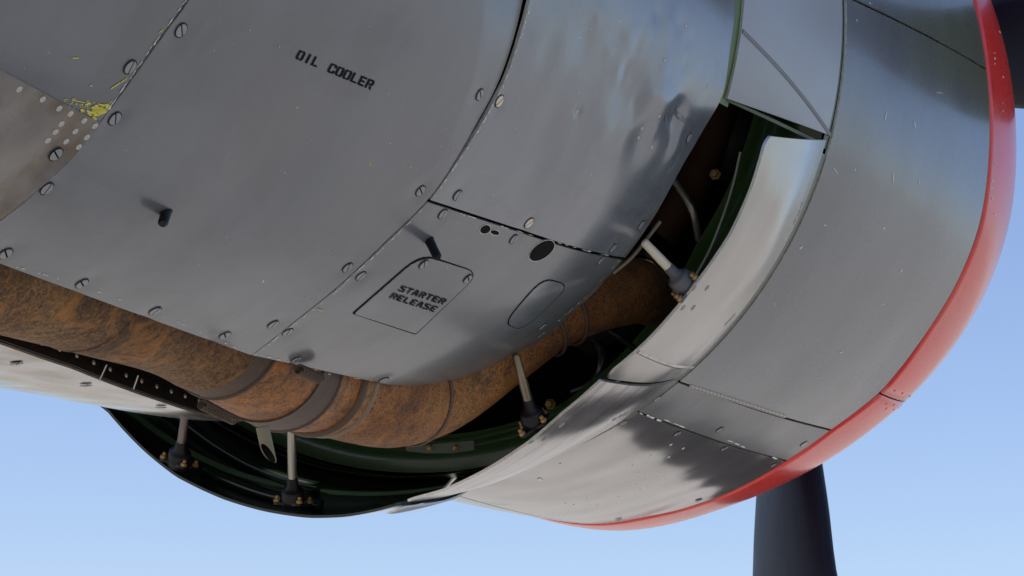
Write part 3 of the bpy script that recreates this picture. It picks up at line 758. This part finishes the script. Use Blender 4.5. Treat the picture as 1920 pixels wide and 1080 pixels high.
frame = ring_band('rear_frame', [-.012, -.014, -.012, .0, .002], [.690, .66, .618, .612, .585], 80, 330, 110, mat('frame green', (.030, .078, .012), .35, 0, .3, coat=.3), rin=narrow)
ring_band('frame_highlight', [-.017, -.020, -.017], [.634, .630, .626], 172, 214, 60, rivm, rin=narrow)  # bright metal band stands in for the highlight along the frame edge
# green closing rib below the fixed flap, and the green rub strip its aft edge closes on
k = np.linspace(0, 1, 10)[None, :]; X = np.linspace(-.43, -.012, 14)[:, None] + 0 * k; rr = s_flap1(X, 170) - .006 - .15 * k; T = 170.6 - 3.0 * k + 0 * X
sheet('closing_rib', P(X, rr, T), P(X, rr, T - .4), cowling, [green, green, green])
X, T = np.meshgrid(np.linspace(-.47, -.35, 8), np.linspace(135, 171.2, 30)); r = .6465 + 0 * X
sheet('rub_strip', P(X, r, T), P(X, r - .004, T), cowling, [mat('rub strip green', (.05, .12, .015), .4, 0, .25)]*3)
BOLT = mesh_obj('bolt_head', *[*lathe([(.009, 0), (.009, .004), (.0065, .005), (.0065, .010), (.005, .012)], 6)], [brass], smooth=False)
for u, v, dpt in [(1342, 327, 0), (1218, 583, 0), (1033, 758, 0)]:
    d = ray(u, v); t = (-.016 - CPOS[0]) / d[0]; p = CPOS + d * t
    mm = Matrix.Rotation(-math.pi/2, 4, 'Y'); mm.translation = Vector(p); place('bolt_head', BOLT, mm, frame)

# wiring along the frame and across the bay
for pp, rad_, m_ in (([(1150, 512, -.40), (1185, 482, -.40), (1215, 445, -.40), (1238, 415, -.40)], .0028, khaki), ([(1180, 470, -.2), (1215, 478, -.22), (1240, 500, -.2), (1262, 540, -.1)], .004, rubber),
                     ([(1120, 600, -.1), (1160, 630, -.12), (1185, 650, -.1), (1190, 690, 0)], .005, rubber), ([(1260, 330, .0), (1300, 400, .0), (1310, 450, .02)], .006, steel)):
    tube('conduit', spline(np.array([CPOS + ray(u, v) * ((xx_ - CPOS[0]) / ray(u, v)[0]) for u, v, xx_ in pp]), 24), rad_, cowling, m_, 8)
for pp in ([(1388, 285, -.03), (1376, 340, -.03), (1354, 410, -.03), (1325, 480, -.03), (1296, 530, -.03)], [(1398, 300, .02), (1384, 345, .02), (1378, 390, .02), (1380, 430, .02)]):
    tube('conduit', spline(np.array([CPOS + ray(u, v) * ((xx_ - CPOS[0]) / ray(u, v)[0]) for u, v, xx_ in pp]), 24), .0022, cowling, rivm, 8)
# flaps
def flap(name, S, th_h, th_a, m, label, n=44, mx=16, inner=greend, xh=-.004, xaft=-FL, rnd=.0, rim=None):
    s = np.linspace(0, 1, n)[:, None]; k = np.linspace(0, 1, mx)[None, :]
    T = (th_h[0] + (th_h[1] - th_h[0]) * s) * (1 - k) + (th_a[0] + (th_a[1] - th_a[0]) * s) * k
    X = xh + (xaft - xh) * k + 0 * s
    if rnd:   # rounded aft corners
        e_ = np.minimum(s, 1 - s) * (abs(th_a[1] - th_a[0])) * .0127
        X = xh + (xaft - xh) * k * (1 - np.clip(1 - e_ / rnd, 0, 1)**2 * rnd / FL * .8)
    r = S(X, T); return sheet(name, P(X, r, T), P(X, r - .004, T), cowling, [m, rim or barem, inner], label)
flap1 = flap('cowl_flap', s_flap1, (128, cow(1562, 262)[1] - .3), (128, fl1(1362, 184)[1]), flapg, 'closed upper cowl flap in pale blue grey', xh=-.014, xaft=-.374, inner=green)
ring_band('hinge_strip', [.0025, -.004, -.02], [.6965, .6985, .696], -60, 170.8, 110, green)
F2H = (cow(1553, 268)[1], 204.5); F2A = (173.2, 205.6)
flap2 = flap('cowl_flap', s_flap, F2H, F2A, flapm, 'open cowl flap beside the side panel', n=70, rnd=.02, inner=green, xh=-.042)
flap3 = flap('cowl_flap', s_flap, (205.4, 238), (206.2, 232.5), flapw, 'open worn cowl flap beside the lower panel', n=60, inner=green, xh=-.02)
flap4 = flap('cowl_flap', s_flap, (239, 287.6), (233, 287.6), cowlow, 'far open cowl flap showing its dark green inside', n=60, rnd=.015, rim=greend)
for t0_, t1_ in ((287.7, 326), (326.1, 365), (365.1, 404), (404.1, 443), (443.1, 487.9)):
    flap('cowl_flap', s_flap1, (t0_, t1_), (t0_, t1_), flapg, None, n=16, mx=6, xaft=-.405)
# green hinge strip along the cowl's rear edge
ring_band('hinge_strip', [.0025, -.004, -.030, -.06], [.6965, .7005, .7015, .697], 171.5, 300, 90, mat('hinge strip olive green', (.075, .095, .045), .4, 0, .2))
# seam strip and a thin darker raised strip on the flaps
def strip_on(name, S, a, b, width, parent, m, thick=.0016, n=24):
    pts = np.array([a, b], float); q = np.stack([np.linspace(pts[0], pts[1], n)[:, 0], np.linspace(pts[0], pts[1], n)[:, 1]], 1)
    c = P(q[:, 0], S(q[:, 0], q[:, 1]), q[:, 1]); T_ = np.gradient(c, axis=0); T_ /= np.linalg.norm(T_, axis=1)[:, None]
    nr = c * [0, 1, 1]; nr /= np.linalg.norm(nr, axis=1)[:, None]; s = np.cross(T_, nr)
    top = np.stack([c - s*width/2 + nr*thick*.3, c - s*width*.3 + nr*thick, c + s*width*.3 + nr*thick, c + s*width/2 + nr*thick*.3], 1)
    return sheet(name, top, top - nr[:, None]*.003, parent, [m, m, m])
strip_on('dark_strip', s_flap1, fl1(1392, 58), fl1(1556, 252), .0065, flap1, seal)
strip_on('joint_strip', s_flap, (-.375, 201.0), (-.01, 203.0), .007, flap2, flapw, .0012)
rivets(flap2, s_flap, flp, [(1302, 540), (1326, 540), (1281, 577), (1300, 577), (1503, 385), (1498, 400), (1490, 415), (1362, 606), (1368, 600), (1375, 592)], RIVETD)
rivets(flap3, s_flap, flp, [(1029, 798), (1053, 797), (996, 829), (1020, 824), (1172, 776), (1163, 780), (1152, 786)], RIVETD)
# seal tongue between the last two flaps
s_tong = lambda x, th: s_flap(x, th) + .004
X, T = np.meshgrid(np.linspace(-.02, -.395, 20), np.linspace(0, 1, 6)); hw = 2.6 * np.clip(np.sin(np.pi * np.clip((-X) / .41, 0, 1)), .02, 1)**.5
TT = 236.5 - 2.5 * (-X / .38) + (T - .5) * 2 * hw * .8; r = s_flap(X, TT) + .007
sheet('seal_tongue', P(X, r, TT), P(X, r - .003, TT), cowling, [seal, barem, seal], 'narrow dark tongue between the two lower flaps')
# ribs inside the far flap
for tA, tB, xo in ((246, 262, -.30), (252, 276, -.16)):
    pts = [P(np.array(xo), s_flap(xo, t) - .012, np.array(t)) for t in np.linspace(tA, tB, 16)]
    tube('stiffener', pts, .009, flap4, greend, 8)

# ================================================================== EXHAUST
exh = thing('exhaust_pipe', 'rusty brown exhaust pipe curving out of the cowling gap and running aft', 'exhaust pipe', at(470, 700, 2.8))
LE = [(-330, 545, 2.11, .080), (-150, 588, 2.26, .080), (0, 628, 2.4, .079), (165, 668, 2.58, .079), (330, 716, 2.78, .079), (400, 757, 2.87, .080), (450, 783, 2.93, .079), (510, 806, 3.0, .078), (580, 812, 3.08, .076), (650, 830, 3.16, .077),
      (725, 842, 3.23, .076), (790, 834, 3.28, .071), (850, 812, 3.32, .066), (910, 774, 3.36, .061), (965, 730, 3.39, .057), (1015, 690, 3.42, .053), (1065, 652, 3.45, .050), (1120, 628, 3.49, .050), (1190, 610, 3.56, .052)]
LE = np.array(LE, float); tg = np.gradient(LE[:, :2], axis=0); tg /= np.linalg.norm(tg, axis=1)[:, None]
nrm = np.stack([tg[:, 1], -tg[:, 0]], 1); rp = LE[:, 3] * FPX / LE[:, 2]
rp = LE[:, 3] * FPX / LE[:, 2]
cl = np.array([[*at(u + nx * r_, v + ny * r_, t), rad] for (u, v, t, rad), (nx, ny), r_ in zip(LE, nrm, rp)])
last = cl[-1]
extra = [[*at(1222, 556, 3.70), .048], [*at(1262, 585, 3.86), .046], [*at(1290, 620, 4.02), .044]]
path = spline(np.concatenate([cl, extra]), 400)
pu, pv = pix(path[:, :3])
def seg_ix(u): return int(np.argmin(np.abs(pu[:340] - u)))
cuts = [0, seg_ix(392), seg_ix(432), seg_ix(500), seg_ix(533), seg_ix(590), 399]
def sec(name, a, b, dr, m, flare=(0, 0), seg=40, label=None, n=None):
    q = path[a:b + 1]; n = n or max(6, (b - a)); q = spline(q, n); s = np.linspace(0, 1, n)
    rad = q[:, 3] + dr + flare[0] * np.clip(1 - s / .25, 0, 1)**2 + flare[1] * np.clip((s - .75) / .25, 0, 1)**2
    return tube(name, q[:, :3], rad, exh, m, seg, label=label)
sec('tail_pipe', cuts[0], cuts[1], 0, rust, (0, .003), label='long straight rusty section')
sec('heat_band', cuts[1] - 1, cuts[2], .0005, rustd, (.002, -.004))
sec('pipe_sleeve', cuts[2] - 2, cuts[3], -.001, rustb, (0, 0), label='bright orange rusted sleeve')
sec('heat_band', cuts[3] - 1, cuts[4], .001, rustd, (.001, -.002))
sec('pipe_sleeve', cuts[4] - 2, cuts[5], -.001, rustb)
sec('elbow', cuts[5] - 1, cuts[6], -.002, mat('elbow rust', (.2, .1, .04), .66, 0, fine=.35, fine_scale=200, extra=rust_elbow, spec=.25), (.004, 0), label='curved rusty elbow')
def clamp_ring(name, i, dr, wdt, m):
    c = path[i, :3]; d = path[i + 1, :3] - path[i - 1, :3]; d /= np.linalg.norm(d)
    q = np.array([c + d * w_ for w_ in np.linspace(-wdt, wdt, 7)]); rad = path[i, 3] + dr * np.sqrt(np.clip(1 - np.linspace(-1, 1, 7)**2 * .98, 0, 1))
    return tube(name, q, rad, exh, m, 40, cap=False)
clamp_ring('clamp_ring', cuts[5], .006, .006, barem if False else rustd)
clamp_ring('clamp_ring', cuts[5] + 6, .004, .0035, mat('worn clamp steel', (.20, .165, .13), .45, .6, .4))
clamp_ring('clamp_ring', cuts[2] - 1, .003, .002, rustd); clamp_ring('clamp_ring', cuts[4] - 1, .003, .003, rustd)
for uu in (150, 770):
    clamp_ring('weld_seam', seg_ix(uu), .0012, .003, rust if uu < 400 else rustd)
i = seg_ix(1015)
clamp_ring('clamp_ring', i, .004, .003, rustd); clamp_ring('clamp_ring', i + 8, .004, .003, rustd)

# ================================================================== ENGINE
eng = thing('radial_engine', 'dark finned radial engine cylinders deep inside the cowling gap', 'engine', (.15, 0, 0))
alloy = mat('sooty cylinder alloy', (.055, .052, .048), .5, .5, .4)
fp = []
for k_ in range(16):
    z_ = .20 + k_ * .02; fp += [(.062, z_), (.062, z_ + .007), (.098 - .001 * k_, z_ + .009), (.098 - .001 * k_, z_ + .012)]
fp += [(.07, .53), (.055, .565)]
CV, CF = lathe(fp, 22); CYL = mesh_obj('cylinder', CV, CF, [alloy])
KV, KF = lathe([(.24, -.2), (.26, -.1), (.26, .1), (.2, .2)], 28)
build('crankcase', [(.15 + z, x, y) for x, y, z in KV], KF, alloy, eng)
for k_ in range(9):
    a_ = R_(k_ * 40 + 12); zz = Vector((0, math.cos(a_), math.sin(a_))); mm = Matrix((Vector((1, 0, 0)), zz.cross(Vector((1, 0, 0))), zz)).transposed().to_4x4(); mm.translation = Vector((.13, 0, 0))
    place('cylinder', CYL, mm, eng)
PV, PF = tube('x', [P(np.array(.06), np.array(.50), np.array(t)) for t in np.linspace(160, 193, 24)], .028, None, None, 14)
build('collector', PV, PF, mat('dimmed collector rust', (.050, .022, .012), .7, 0, .4, spec=.2), eng)  # rust colour darkened to carry the dimness of the bay

# ================================================================== PUSH RODS
def push_rod(name, base, tip, label, rodm, bootm=rubber, rr=.0068, br=.0185, blen=.038, nrm=None):
    base = np.array(base); tip = np.array(tip)
    t = thing(name, label, 'push rod', base, 'cowl flap push rods')
    ax = tip - base; L = np.linalg.norm(ax); ax /= L
    q = lambda s: base + ax * s
    tube('rod', [q(blen * .8), q(blen), q(L * .6), q(L * .97), q(L)], [rr, rr, rr, rr * .9, rr * .5], t, rodm, 16)
    prof = [(0, .95), (.010, .95), (.012, 1.0), (.018, 1.0), (.020, .94), (.030, .92), (.034, .85), (.036, .62), (.040, .58), (.042, .46), (.058, .44), (.060, .36)]
    tube('boot', [q(s * blen / .05) for s, _ in prof], [br * k_ for _, k_ in prof], t, bootm, 20)
    z = Vector(ax if nrm is None else nrm).normalized(); xx = z.orthogonal().normalized(); yy = z.cross(xx)
    fl = []
    for k in range(28):
        a = 2*np.pi*k/28; rad = br * (1.28 + .34 * math.cos(4 * a)); fl.append(Vector(base) + (xx*math.cos(a) + yy*math.sin(a)) * rad)
    V = [np.array(p) for p in fl] + [np.array(p + z*.004) for p in fl]
    F = [list(range(28))[::-1], list(range(28, 56))] + [[k, (k+1) % 28, 28 + (k+1) % 28, 28 + k] for k in range(28)]
    build('flange', V, F, bootm, t, smooth=False)
    for k in range(4):
        a = 2*np.pi*k/4; p = Vector(base) + (xx*math.cos(a) + yy*math.sin(a)) * br * 1.38 + z * .004
        mm = Matrix((xx, yy, z)).transposed().to_4x4(); mm.translation = p; place('bolt', SB, mm, t)
    return t
SB = mesh_obj('bolt', *lathe([(.0050, 0), (.0050, .004), (.0030, .005), (.0030, .009), (.002, .010)], 6), [brass], smooth=False)
def inner(u, v, r_off=.012, lo=-.40):   # the point of the flap's inside that is seen at a pixel
    d = ray(u, v); ts = np.linspace(2, 5, 6000); Q = CPOS + ts[:, None]*d; rad = np.hypot(Q[:, 1], Q[:, 2]); th = np.degrees(np.arctan2(Q[:, 2], Q[:, 1])) % 360
    g_ = rad - (s_flap(Q[:, 0], th) - r_off); ok = (Q[:, 0] > lo) & (Q[:, 0] < 0)
    k_ = np.where(ok[:-1] & ok[1:] & (g_[:-1] <= 0) & (g_[1:] > 0))[0]
    if len(k_) == 0: k_ = [np.where(ok, np.abs(g_), 9).argmin()]
    return Q[k_[0]], th[k_[0]]
def radial(th): return P(np.array(0.), np.array(1.), np.array(th))
b, th = inner(549, 948); d_ = float(-((b - CPOS) @ CR)[2]); pass
push_rod('push_rod', b, at(546, 790, d_ - .05), 'pale push rod standing on a black boot inside the far flap, below the orange sleeve', steel, nrm=-radial(th))
b, th = inner(334, 872); d_ = float(-((b - CPOS) @ CR)[2]); pass
push_rod('push_rod', b, at(347, 780, d_ - .05), 'short dull push rod with black boot at the left end of the far flap', mat('dull rod steel', (.20, .16, .14), .4, .7, .3), nrm=-radial(th))
x_, t_ = -.36, None
def under(u, v, back):   # just inside a flap whose outside is seen: aft edge plane
    d = ray(u, v); t = (-.36 - CPOS[0]) / d[0]; return CPOS + d*t
b = under(1004, 800, 0); d_ = float(-((b - CPOS) @ CR)[2]); th = math.degrees(math.atan2(b[2], b[1])); pass
push_rod('push_rod', b, at(966, 664, d_ - .05), 'dark push rod crossing the exhaust elbow down to the worn lower flap', mat('tarnished rod', (.30, .25, .17), .35, .75, .5, fine=.15), nrm=-radial(th) * .8 + np.array([-.4, 0, 0]))
b = under(1292, 542, 0); d_ = float(-((b - CPOS) @ CR)[2]); th = math.degrees(math.atan2(b[2], b[1])); pass
push_rod('push_rod', b, at(1206, 452, d_ - .03), 'cream push rod with grey boot reaching the upper open flap', creamr, mat('grey boot', (.10, .10, .105), .45, .1, .3), nrm=-radial(th) * .8 + np.array([-.4, 0, 0]))

# ================================================================== SMALL THINGS
# spring by the exhaust
def coil(name, a, b, rad, turns, wire, parent, m):
    a, b = np.array(a), np.array(b); ax = (b - a) / np.linalg.norm(b - a); u = np.cross(ax, [0, 0, 1]); u /= np.linalg.norm(u); w_ = np.cross(ax, u)
    s = np.linspace(0, 1, turns * 9); ph = s * turns * 2*np.pi
    p = a + (b - a) * s[:, None] + rad * (np.cos(ph)[:, None]*u + np.sin(ph)[:, None]*w_)
    return tube(name, p, wire, parent, m, 5)
coil('tension_spring', at(378, 758, 2.66), at(440, 788, 2.74), .0055, 15, .0011, nacelle, rustd)
coil('tension_spring', at(560, 692, 2.80), at(600, 710, 2.84), .006, 12, .0013, nacelle, rustd)
# drain tube with slanted open end
dt = 2.78
a = at(492, 800, dt); b_ = at(503, 850, dt); T_, U_, W_ = frames([a, b_]); seg = 20; V = []; F = []
rt = .0078; cut = at(0, 0, 1) * 0
for rad, s0 in ((rt, 1), (rt * .82, 1)):
    for k in range(seg):
        an = 2*np.pi*k/seg; o = U_[0]*math.cos(an) + W_[0]*math.sin(an); V.append(a + o*rad)
    for k in range(seg):
        an = 2*np.pi*k/seg; o = U_[0]*math.cos(an) + W_[0]*math.sin(an); V.append(b_ + o*rad + T_[0] * (.013 * (.6 * (o @ CR)[0] - .8 * (o @ CR)[2])))
fmz = []
for k in range(seg):
    j = (k + 1) % seg
    F.append([k, j, seg + j, seg + k]); fmz.append(0); F.append([2*seg + k, 3*seg + k, 3*seg + j, 2*seg + j]); fmz.append(1); F.append([seg + k, seg + j, 3*seg + j, 3*seg + k]); fmz.append(2)
build('drain_tube', V, F, [khaki, black, khaki], nacelle, fmz)
# wires in the slot
for p0, p1 in (((200, 684), (186, 714)), ((259, 704), (250, 730))):
    tube('lock_wire', [at(*p0, 2.40), at(*p1, 2.40)], .0007, nacelle, rivm, 6)
# green bracket beneath the elbow
br = thing('mounting_bracket', 'dull green bracket with two bolts below the exhaust elbow', 'bracket', at(838, 840, 3.5))
topc = np.array([at(u, v, 3.5) for u, v in [(760, 838), (800, 834), (845, 830), (888, 826)]]); botc = np.array([at(u, v, 3.5) for u, v in [(762, 846), (800, 850), (845, 850), (889, 844)]])
q = np.stack([topc, (topc + botc) / 2, botc], 1); back = q + ray(838, 840) * .02
sheet('plate', q, back, br, [mat('bracket green', (.045, .065, .035), .4, .1, .2)]*3)
for u in (806, 854):
    mm = Matrix.Rotation(0, 4, 'Z'); z = Vector(-ray(u, 840)).normalized(); xx = z.orthogonal().normalized(); yy = z.cross(xx)
    mm = Matrix((xx, yy, z)).transposed().to_4x4(); mm.translation = Vector(at(u, 840, 3.499)); place('bolt', SB, mm, br)
# hose loop in the engine bay
hs = thing('hose', 'black hose looping in the dark gap under the exhaust elbow', 'hose', at(1110, 690, 3.7))
pts = [at(1075, 735, 3.82), at(1105, 722, 3.80), at(1126, 695, 3.78), at(1130, 668, 3.78), at(1120, 645, 3.80), at(1095, 630, 3.9)]
hp = spline(np.array(pts), 40); tube('hose_body', hp, .008, hs, mat('glossy black hose', (.03, .03, .032), .18, 0, .2), 12)

# ================================================================== PROPELLER
XP = 1.42
pr_ = thing('propeller', 'dark four bladed propeller standing in front of the red lip', 'propeller', (XP, 0, 0))
hubp = [(.26, -.20), (.26, -.1), (.20, -.08), (.20, .08), (.12, .2), (.03, .26)]
V = []; F = []
HV, HF = lathe([(r_, z_) for r_, z_ in [(.10, -.25), (.12, -.1), (.19, -.08), (.19, .10), (.13, .22), (.04, .28)]], 24)
build('hub', [(XP + z, x, y) for x, y, z in HV], HF, prop, pr_)
def blade(th0, label=None):
    rs = np.linspace(.14, 1.6, 40); V = []; n = 20
    for r_ in rs:
        ch_ = np.interp(r_, [.14, .35, .6, .7, .8, .95, 1.2, 1.45, 1.57, 1.6], [.12, .16, .27, .315, .355, .39, .38, .32, .2, .06])
        th_k = np.interp(r_, [.14, .35, .7, 1.75], [.95, .6, .24, .07]); beta = R_(np.interp(r_, [.14, .7, .95, 1.75], [62, 51, 48, 34]))
        e1 = np.array([math.sin(beta), 0, 0]); t = R_(th0); er = np.array([0, math.cos(t), math.sin(t)]); et = np.array([0, -math.sin(t), math.cos(t)])
        cdir = np.array([1., 0, 0]) * math.sin(beta) + et * math.cos(beta); ndir = np.array([1., 0, 0]) * math.cos(beta) - et * math.sin(beta)
        sw = np.interp(r_, [.15, .4, .92, 1.1, 1.6], [0, -.105, .016, .04, .04])
        for k in range(n):
            a = 2*np.pi*k/n; cx = math.cos(a); y = math.sin(a) * th_k * .5 * (1 - .35 * cx if th_k < .5 else 1)
            V.append(np.array([XP, 0, 0]) + er * r_ + et * sw + cdir * (cx * ch_ / 2 + .02 * ch_) + ndir * y * ch_)
    F = []
    for i in range(len(rs) - 1):
        for k in range(n): j = (k + 1) % n; F.append([i*n+k, i*n+j, (i+1)*n+j, (i+1)*n+k])
    F.append([(len(rs)-1)*n + k for k in range(n)])
    o = build('blade', V, F, prop, pr_, label=label)
    bm = bmesh.new(); bm.from_mesh(o.data); bmesh.ops.recalc_face_normals(bm, faces=bm.faces); bm.to_mesh(o.data); bm.free(); return o
for t in (-131.5, 139.5, 50.5, -37.5): blade(t)
